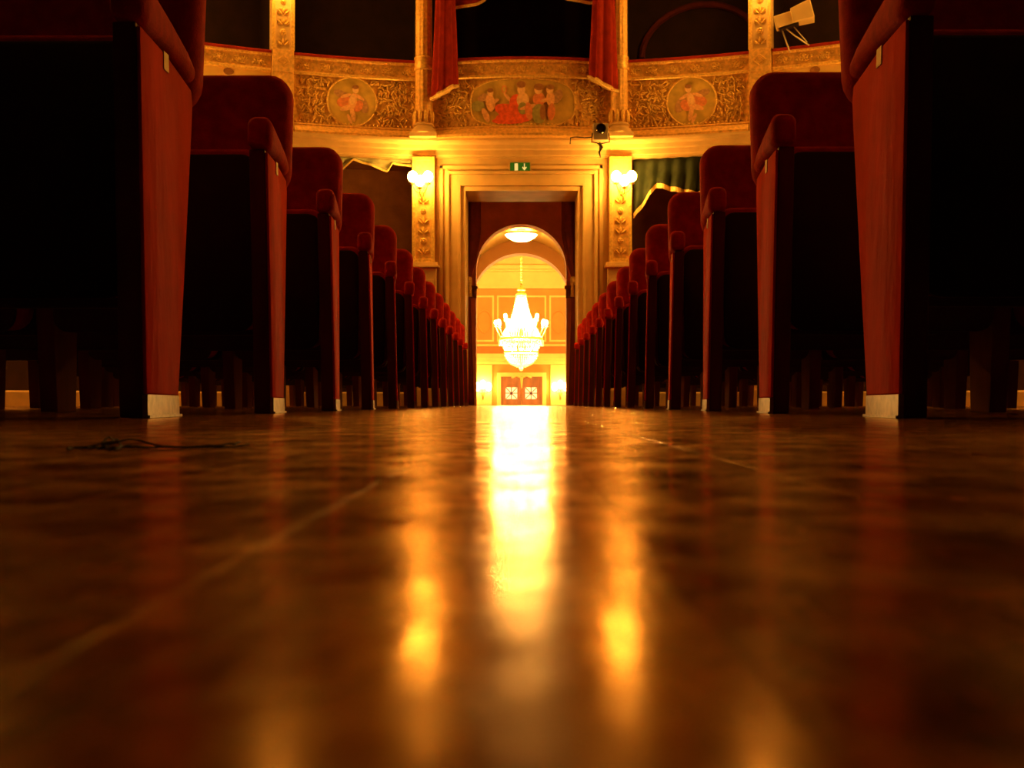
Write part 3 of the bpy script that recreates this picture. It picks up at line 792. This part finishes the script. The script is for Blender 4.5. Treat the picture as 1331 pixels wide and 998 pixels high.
def valance(name, label, S, top, hem, folds, depth, m, fr=.022, zt2=None):
    """cloth between a straight top and a hem polyline, both as (u,z); S maps (u,z,off)"""
    T = thing(name, label, 'curtain'); N_, M_ = 60, 10
    def hz(u):
        for (a, b) in zip(hem, hem[1:]):
            if a[0] <= u <= b[0]: return a[1] + (b[1] - a[1]) * (u - a[0]) / max(1e-6, b[0] - a[0])
        return hem[-1][1]
    u0, u1 = hem[0][0], hem[-1][0]
    v = []; f = []
    for i in range(N_ + 1):
        u = u0 + (u1 - u0) * i / N_; zt = top(u); zh = hz(u)
        for j in range(M_ + 1):
            t = j / M_; v.append(S(u, zt + (zh - zt) * t, depth * math.sin(folds * u + 1.5 * t) * (.4 + .6 * t) + depth * .6 * math.sin(9 * t) ))
    for i in range(N_):
        for j in range(M_):
            k = i * (M_ + 1) + j; f.append((k, k + 1, k + M_ + 2, k + M_ + 1))
    solid(MB().add(v, f).build('cloth', m, T, smooth='all'), .008)
    if fr:
        v = []; f = []
        for i in range(N_ + 1):
            u = u0 + (u1 - u0) * i / N_; zh = hz(u); o_ = depth * math.sin(folds * u + 1.5) + depth * .6 * math.sin(9) + .008
            v += [S(u, zh + fr * .6, o_), S(u, zh - fr, o_)]
        for i in range(N_): f.append((2 * i, 2 * i + 1, 2 * i + 3, 2 * i + 2))
        solid(MB().add(v, f).build('fringe', 'fringe', T), .012)
    return T
def bay_px(bay, px, py, off):
    """where the sight line of a photo pixel meets this bay's curved surface (as local u, z)"""
    dx, dz = (px - 677.5) / FPX, (525 - py) / FPX
    best = None
    for i in range(401):
        u = -bay.hw + 2 * bay.hw * i / 400; p = bay.S(u, 0, off); e = abs(p.x / p.y - dx)
        if best is None or e < best[0]: best = (e, u, CAM_H + dz * p.y)
    return best[1], best[2]
bR = bays[('right', 1)]; bL = bays[('left', 1)]
hemR = [bay_px(bR, *p, -.1) for p in ((824, 280), (838, 262), (853, 239), (872, 244), (905, 251), (940, 246), (975, 262))]
valance('green_curtain', 'dark green swag curtain with gold fringe in the box right of the doorway', lambda u, z, o: bR.S(u, z, -.1 + o), lambda u: 2.80, sorted(hemR), 42, .035, 'drape_green', .034)
hemL = sorted([bay_px(bL, *p, -.1) for p in ((385, 228), (410, 212), (440, 222), (458, 206), (478, 212), (503, 222), (509, 211), (534, 215))])
valance('green_valance', 'short sage green valance with gold fringe in the box left of the doorway', lambda u, z, o: bL.S(u, z, -.1 + o), lambda u: 2.80, hemL, 30, .015, 'drape_sage', .014)
hemC = [(-.86, 4.50), (-.72, 4.48), (-.6, 4.49), (-.5, 4.52), (-.42, 4.56), (-.2, 4.72), (0, 4.78), (.25, 4.72), (.5, 4.58), (.62, 4.545), (.78, 4.53), (.86, 4.54)]
valance('balcony_valance', 'red swag valance with pale fringe at the top of the central balcony opening', lambda u, z, o: Vector((u, 13.36 - o, z)), lambda u: 5.7, hemC, 20, .02, 'drape_red', .02)

# ------------------------------------------------------------------ exit sign
T = thing('exit_sign', 'small green exit sign with a pale doorway and down arrow above the doorway', 'sign', (0, 13.49, 0))
cx, cz = (676 - 677.5) / 116, (525 - 215.5) / 115.6 + .02
MB().box(cx - .125, cx + .125, -.035, .0, cz - .06, cz + .06).build('case', 'sign_case', T, bevel=.004)
MB().box(cx - .112, cx + .112, -.039, -.034, cz - .05, cz + .05).build('face', 'sign_green', T)
MB().box(cx - .062, cx - .024, -.042, -.038, cz - .04, cz + .04).build('doorway_symbol', 'sign_white', T)
mb = MB(); mb.box(cx + .044, cx + .054, -.042, -.038, cz - .02, cz + .04)
mb.add([(cx + .022, -.042, cz - .005), (cx + .049, -.042, cz - .042), (cx + .076, -.042, cz - .005), (cx + .066, -.042, cz + .004), (cx + .049, -.042, cz - .02), (cx + .032, -.042, cz + .004)] +
       [(cx + .022, -.038, cz - .005), (cx + .049, -.038, cz - .042), (cx + .076, -.038, cz - .005), (cx + .066, -.038, cz + .004), (cx + .049, -.038, cz - .02), (cx + .032, -.038, cz + .004)],
       [(0, 1, 4, 5), (1, 2, 3, 4), (6, 7, 10, 11), (7, 8, 9, 10), (0, 1, 7, 6), (1, 2, 8, 7), (2, 3, 9, 8), (3, 4, 10, 9), (4, 5, 11, 10), (5, 0, 6, 11)])
mb.build('arrow', 'sign_white', T)

# ------------------------------------------------------------------ floodlight and cable at the cornice
Wp = lambda px, py, y: Vector(((px - 677.5) / FPX * y, y, CAM_H + (525 - py) / FPX * y))
T = thing('floodlight', 'small grey floodlight with a dark lens fixed to the cornice beside the right column', 'floodlight', Wp(781, 180, 13.2))
MB().box(-.085, .085, -.05, .06, -.02, .17).build('housing', 'grey_metal', T, bevel=.012)
mb = MB(); mb.lathe([(.055, 0), (.058, -.02), (.05, -.03), (.045, -.012), (.001, -.01)], 16, (0, -.05, .105), 'y'); mb.build('lens', 'dark_glass', T, smooth=40)
mb = MB(); mb.tube([(-.09, 0, .07), (-.10, 0, -.03), (0, 0, -.05), (.10, 0, -.03), (.09, 0, .07)], .008, 6); mb.tube([(0, 0, -.05), (0, .06, -.09), (0, .1, -.09)], .012, 6)
mb.build('bracket', 'black_metal', T, smooth='all')
mb = MB(); mb.tube([(-.02, 0, -.04), (.015, 0, -.09), (-.015, .01, -.14), (.0, .02, -.20)], [.02, .016, .012, .008], 6); mb.build('pigtail', 'black_metal', T, smooth='all')
T = thing('cable', 'dark cable running along the cornice to the floodlight', 'cable', Wp(760, 178, 13.28))
mb = MB(); mb.tube([(-.16, 0, -.07), (-.155, 0, .0), (-.10, 0, .01), (0, 0, .0), (.08, .0, .005)], .007, 6); mb.build('cord', 'black_metal', T, smooth='all')

# ------------------------------------------------------------------ projector in the right box
p = Wp(1034, 19, 12.78)
T = thing('projector', 'beige projector mounted above the balcony rail at the upper right', 'projector', p); T.rotation_euler = (0, R_(-14), R_(-14))
mb = MB()
r0 = [(-.03, y, z) for y, z in ((-.1, -.085), (.1, -.085), (.1, .065), (-.1, .065))]; r1 = [(.19, y, z) for y, z in ((-.12, -.105), (.12, -.105), (.12, .095), (-.12, .095))]
mb.rings([r0, r1]); mb.build('body', 'beige_plastic', T, bevel=.01)
mb = MB(); mb.box(-.215, -.03, -.075, .075, -.085, .045); mb.build('lens_housing', 'beige_plastic', T, bevel=.01)
mb = MB(); mb.box(-.19, .02, -.05, .05, -.11, -.088); mb.build('mounting_plate', 'black_metal', T)
mb = MB(); mb.tube([(-.12, 0, -.1), (-.04, 0, -.22), (.07, .05, -.34)], .008, 6); mb.tube([(-.16, 0, -.1), (-.14, .04, -.36)], .008, 6); mb.tube([(-.04, 0, -.1), (.06, .06, -.30)], .006, 6); mb.build('strut', 'grey_metal', T, smooth='all')

# ------------------------------------------------------------------ vestibule, passage, lobby
struct(MB().box(-1.9, 1.9, 14.2, 19.0, -.08, -.001).build('floor_vestibule', 'lobby_floor'))
mb = MB(); mb.box(-1.08, -1.0, 14.2, 16, 0, 2.99); mb.box(1.0, 1.08, 14.2, 16, 0, 2.99); mb.box(-1.08, 1.08, 14.2, 16, 2.94, 2.99)
struct(mb.build('wall_vestibule', 'vestibule'))
def arch_pts(r, zc, n=24): return [(-r, 0)] + [(r * math.cos(math.pi - math.pi * k / n), zc + r * math.sin(math.pi * k / n)) for k in range(n + 1)] + [(r, 0)]
def outer_pts(hw, zt, hole):
    """outline matched point by point to the arch"""
    zc = hole[1][1]; out = [(-hw, 0)]
    for x, z in hole[1:-1]:
        a = math.atan2(z - zc, x); c, s_ = math.cos(a), math.sin(a)
        k = min(hw / max(abs(c), 1e-6), (zt - zc) / max(s_, 1e-6)); out.append((c * k, zc + s_ * k))
    out.append((hw, 0)); return out
h1 = arch_pts(.605, 1.825); struct(poly_wall('wall_arch_near', 16.0, 16.25, outer_pts(1.08, 2.95, h1), h1, 'vestibule'))
h2 = arch_pts(.88, 1.66, 28); struct(poly_wall('wall_passage', 16.25, 18.3, outer_pts(1.2, 2.9, h2), h2, 'lobby_trim'))
h3 = arch_pts(.765, 1.57, 28); struct(poly_wall('wall_arch_far', 18.3, 18.65, outer_pts(5.6, 4.75, h3), h3, 'lobby_wall'))
# arch surround
mb = MB(); ra, rb = .605, .66
rs = []
for k in range(25):
    a = math.pi - math.pi * k / 24; c, s_ = math.cos(a), math.sin(a)
    rs.append([(ra * c, 15.97, 1.825 + ra * s_), (rb * c, 15.97, 1.825 + rb * s_), (rb * c, 15.999, 1.825 + rb * s_), (ra * c, 15.999, 1.825 + ra * s_)])
mb.rings(rs); mb.box(-rb, -ra, 15.97, 15.999, 0, 1.825); mb.box(ra, rb, 15.97, 15.999, 0, 1.825)
struct(mb.build('trim_5', 'vestibule'))
# imposts
for s in (-1, 1):
    mb = MB(); x0, x1 = sorted((s * .58, s * .70)); mb.box(x0, x1, 15.93, 16.0, 1.56, 1.60); mb.box(x0 + .015, x1 - .015, 15.945, 16.0, 1.44, 1.56)
    mb.ball((s * .63, 15.94, 1.50), .035, .03, .06)
    struct(mb.build('trim_impost', 'door_wood', bevel=.004))
# tied-back curtains inside the doorway
for s, sd in ((-1, 'left'), (1, 'right')):
    T = thing('portiere', 'dark red door curtain tied back at the %s of the doorway' % sd, 'curtain', (s * .66, 14.27, 0))
    rs = []; n = 28
    for i in range(31):
        t = i / 30; z = .01 + 2.6 * t
        wdt = .035 + (.025 * (1 - z / 1.5) if z < 1.5 else .06 * min(1, (z - 1.5) / .55) ** .8)
        ring = []
        for k in range(n):
            a = 2 * math.pi * k / n; f = 1 + .15 * math.sin(4 * a + t) + .08 * math.sin(7 * a)
            ring.append((-s * (wdt * (1 + math.cos(a) * f) - .03), math.sin(a) * .045 * f, z))
        rs.append(ring)
    MB().rings(rs).build('cloth', 'drape_dark', T, smooth='all')
    MB().lathe([(.055, 1.44), (.062, 1.46), (.062, 1.52), (.05, 1.54)], 14, (-s * .01, 0, 0)).build('tie_back', 'fringe', T, smooth=50)
    MB().tube([(-s * .045, -.05, 1.47), (-s * .05, -.055, 1.40), (-s * .05, -.055, 1.30)], [.012, .02, .026], 8).build('tassel', 'fringe', T, smooth='all')
# vault lamp
T = thing('ceiling_lamp', 'bright faceted ceiling lamp under the passage vault', 'lamp', (0, 17.2, 2.54))
MB().lathe([(.06, 0), (.06, -.02), (.02, -.03), (.02, -.05)], 12).build('mount', 'gilt', T, smooth=40)
MB().lathe([(.09, -.045), (.22, -.055), (.235, -.08), (.20, -.12), (.12, -.165), (.02, -.18)], 12).build('bowl', 'vault_globe', T)
MB().lathe([(.225, -.05), (.245, -.055), (.245, -.075), (.225, -.08)], 12).build('rim', 'gilt', T)

# lobby
LZ = -1.40
struct(MB().box(-5.6, 5.6, 18.65, 36.3, LZ - .1, LZ).build('floor_lobby', 'lobby_floor'))
mb = MB()
for k in range(8): mb.box(-1.9, 1.9, 19.0 + .3 * k, 19.3 + .3 * k, LZ, -.175 * (k + 1) + .001)
struct(mb.build('stairs_lobby', 'lobby_trim'))
struct(MB().box(-1.9, 1.9, 18.65, 19.0, LZ, -.08).build('floor_landing', 'lobby_trim'))
struct(MB().box(-5.6, 5.6, 18.5, 36.3, 4.75, 4.85).build('ceiling_lobby', 'lobby_trim'))
for s, sd in ((-1, 'left'), (1, 'right')):
    x0, x1 = sorted((s * 4.2, s * 4.35)); struct(MB().box(x0, x1, 18.65, 36.3, LZ, 4.75).build('wall_lobby_' + sd, 'lobby_wall'))
YW = 36.0; zz = lambda py: CAM_H + (525 - py) / FPX * YW; xx = lambda px: (px - 677.5) / FPX * YW
lw = struct(MB().box(-4.2, 4.2, YW, YW + .2, LZ, 4.75).build('wall_lobby_back', 'lobby_wall'))
def ltrim(z0, z1, pr, m, bev=.01): return struct(MB().box(-4.2, 4.2, YW - pr, YW, z0, z1).build('trim_lobby', m, bevel=bev))
ltrim(zz(345), 4.75, .03, 'lobby_trim'); ltrim(zz(350), zz(345), .22, 'lobby_trim'); ltrim(zz(353), zz(350), .14, 'lobby_trim'); ltrim(zz(371), zz(353), .06, 'lobby_trim'); ltrim(zz(375), zz(371), .12, 'lobby_trim')
ltrim(zz(450), zz(447.5), .10, 'lobby_trim'); ltrim(zz(460), zz(450), .04, 'lobby_frieze')
ltrim(zz(466), zz(460), .30, 'lobby_trim'); ltrim(zz(470), zz(466), .22, 'lobby_trim'); ltrim(zz(473.5), zz(470), .12, 'lobby_trim')
# upper wall panel frames
for xa, xb in ((618, 642), (646, 710), (714, 738)):
    mb = MB(); x0, x1, z0, z1 = xx(xa), xx(xb), zz(444), zz(384); t = .05
    mb.box(x0, x0 + t, YW - .04, YW, z0, z1); mb.box(x1 - t, x1, YW - .04, YW, z0, z1); mb.box(x0 + t, x1 - t, YW - .04, YW, z0, z0 + t); mb.box(x0 + t, x1 - t, YW - .04, YW, z1 - t, z1)
    struct(mb.build('trim_lobby', 'lobby_trim'))
    mb = MB()   # carved oval wreath on the panel
    c = ((x0 + x1) / 2, (z0 + z1) / 2); q = min(.22, (x1 - x0) * .36)
    mb.tube([(c[0] + q * math.cos(2 * math.pi * k / 20), YW - .02, c[1] - .1 + q * 1.7 * math.sin(2 * math.pi * k / 20)) for k in range(21)], .03, 5)
    struct(mb.build('trim_lobby', 'lobby_wall'))
# lower pilaster panels
for xa, xb in ((617, 639.5), (715.5, 739)):
    struct(MB().box(xx(xa), xx(xb), YW - .1, YW, LZ, zz(474)).build('trim_lobby', 'lobby_trim', bevel=.01))
# double door
Dd = struct(bpy.data.objects.new('door_1', None)); COL.objects.link(Dd); Dd.location = (xx(678), YW, LZ)
for z0 in (0,):
    mb = MB(); hw = .62; top = zz(489.5) - LZ
    mb.box(-hw - .12, -hw, -.14, 0, .002, top + .12); mb.box(hw, hw + .12, -.14, 0, .002, top + .12); mb.box(-hw, hw, -.14, 0, top, top + .12)
    mb.build('door_frame', 'lobby_trim', Dd, bevel=.01)
    mb = MB(); mb.tube([(-.3, -.15, top - .04), (-.15, -.15, top + .03), (0, -.16, top - .05), (.15, -.15, top + .03), (.3, -.15, top - .04)], .03, 6); mb.tube([(0, -.15, top - .03), (0, -.15, top - .35)], [.05, .02], 6)
    mb.build('door_crest', 'lobby_trim', Dd, smooth='all')
    for s, pcx in ((-1, xx(664.7) - xx(678)), (1, xx(690.2) - xx(678))):
        x0, x1 = sorted((s * .012, s * hw)); pz = zz(511) - LZ; h = .175
        mb = MB(); mb.box(x0, pcx - h, -.06, -.01, .005, top); mb.box(pcx + h, x1, -.06, -.01, .005, top); mb.box(pcx - h, pcx + h, -.06, -.01, .005, pz - h); mb.box(pcx - h, pcx + h, -.06, -.01, pz + h, top)
        lf = mb.build('door_leaf', 'door_wood', Dd)
        mb = MB(); mb.box(pcx - .17, pcx + .17, -.075, -.06, pz + h + .06, pz + h + .10); mb.box(pcx - .17, pcx + .17, -.075, -.06, .3, .9); mb.build('raised_panel', 'door_wood', lf, bevel=.006)
        MB().box(pcx - h, pcx + h, -.035, -.03, pz - h, pz + h).build('pane', 'door_pane', lf)
        mb = MB()
        for k in range(4):
            a = k * math.pi / 4; r = h * (1 if k % 2 == 0 else 1.35)
            mb.tube([(pcx - r * math.cos(a), -.045, pz - r * math.sin(a)), (pcx + r * math.cos(a), -.045, pz + r * math.sin(a))], .014, 4)
        mb.lathe([(.04, -.05), (.04, -.04), (.001, -.04)], 10, (pcx, 0, pz), 'y')
        mb.build('muntin', 'dark_wood', lf)
# lobby lamps
for px, sd in ((628, 'left'), (728, 'right')):
    T = thing('lobby_sconce', 'glowing wall lamp on the %s pilaster of the far foyer, beside the wooden doors' % sd, 'wall lamp', (xx(px), YW - .1, zz(500)))
    mb = MB(); mb.tube([(0, 0, -.1), (0, -.04, -.3), (0, -.02, -.45)], [.05, .05, .015], 8); mb.build('back_plate', 'gilt', T, smooth='all')
    for dx, dz in ((-.17, 0), (.17, 0), (0, .06)):
        mb = MB(); mb.tube([(dx * k / 6, -.02 - .16 * math.sin(k / 6 * math.pi / 2), -.2 + dz * k / 6 - .05 * math.sin(math.pi * k / 6)) for k in range(7)], .012, 6); a_ = mb.build('arm', 'gilt', T, smooth='all')
        MB().ball((dx, -.18, dz - .06), .085, .085, .13, 10, 8).build('shade', 'lobby_globe', a_, smooth='all')

# ------------------------------------------------------------------ chandelier
YC = 27.0; cz_ = lambda py: CAM_H + (525 - py) / FPX * YC; pr_ = lambda px: px / FPX * YC
T = thing('chandelier', 'blazing crystal chandelier hanging in the foyer beyond the doorway', 'chandelier', (0.0, YC, 0))
mb = MB(); mb.tube([(0, 0, cz_(374)), (0, 0, 4.75)], .018, 6)
for k in range(26): mb.ball((0, 0, cz_(372) + k * .08), .028, .028, .045, 6, 4)
mb.build('chain', 'gilt', T, smooth='all')
MB().lathe([(.001, cz_(372)), (pr_(5), cz_(374)), (pr_(6), cz_(377)), (pr_(4), cz_(379)), (pr_(7), cz_(382)), (pr_(7), cz_(384)), (.001, cz_(384))], 20).build('crown', 'gilt', T, smooth=50)
zr = cz_(440)
MB().lathe([(pr_(27), zr - .03), (pr_(28.5), zr - .02), (pr_(28.5), zr + .02), (pr_(27), zr + .03), (pr_(25), zr + .02), (pr_(25), zr - .02), (pr_(27), zr - .03)], 32).build('ring', 'gilt', T, smooth=50)
def strands(mb, n, prof, r=.013):
    for k in range(n):
        a = 2 * math.pi * k / n
        for (r0, z0), (r1, z1) in zip(prof, prof[1:]):
            m = max(1, int(math.hypot(r1 - r0, z1 - z0) / .045))
            for j in range(m):
                t = (j + .5) / m; rr = r0 + (r1 - r0) * t; mb.ball((math.cos(a) * rr, math.sin(a) * rr, z0 + (z1 - z0) * t), r, r, .024, 4, 3)
mb = MB(); strands(mb, 44, [(pr_(6), cz_(383)), (pr_(9), cz_(400)), (pr_(14), cz_(416)), (pr_(27), zr)])
stuff(mb.build('crystal_strands', 'crystal', T))
mb = MB(); strands(mb, 44, [(pr_(26), zr), (pr_(24), cz_(450)), (pr_(21), cz_(456)), (pr_(22.5), cz_(460)), (pr_(21), cz_(464)), (pr_(15), cz_(472)), (pr_(5), cz_(477))])
mb.ball((0, 0, cz_(479)), .05, .05, .06)
stuff(mb.build('crystal_bowl', 'crystal', T))
MB().lathe([(pr_(21), cz_(458.5)), (pr_(23), cz_(458)), (pr_(23), cz_(456.5)), (pr_(21), cz_(456)), (pr_(21), cz_(458.5))], 28).build('lower_ring', 'gilt', T, smooth=50)
mb = MB()
for k in range(30):
    a = 2 * math.pi * k / 30; mb.ball((math.cos(a) * pr_(28.5), math.sin(a) * pr_(28.5), zr - .10), .018, .018, .07, 5, 4)
stuff(mb.build('drops', 'crystal', T))
for tier, (n, rr, zz0, zz1) in enumerate(((12, pr_(33), cz_(446), cz_(420)), (8, pr_(22), cz_(440), cz_(412)))):
    for k in range(n):
        a = 2 * math.pi * (k + .5 * tier) / n; c, s_ = math.cos(a), math.sin(a); mb = MB(); pts = []
        for i in range(9):
            t = i / 8; q = pr_(10) + (rr - pr_(10)) * t; pts.append((c * q, s_ * q, zz0 - .08 * math.sin(math.pi * t) + (zz1 - .09 - zz0) * t ** 2))
        mb.tube(pts, .010, 5); arm = mb.build('arm', 'gilt', T, smooth='all')
        MB().lathe([(.01, 0), (.04, .01), (.042, .02), (.014, .022), (.014, .06), (.002, .06)], 8, pts[-1]).build('candle', 'crystal', arm)
        e = pts[-1]; MB().ball((e[0], e[1], e[2] + .105), .032, .032, .05, 8, 6).build('bulb', 'candle_bulb', arm, smooth='all')
for k in range(8):
    a = 2 * math.pi * k / 8; MB().ball((math.cos(a) * pr_(11), math.sin(a) * pr_(11), cz_(455)), .035, n=8, m=6).build('bulb', 'candle_bulb', T, smooth='all')
for z in (395, 405, 415): MB().ball((0, 0, cz_(z)), .035, n=8, m=6).build('bulb', 'candle_bulb', T, smooth='all')
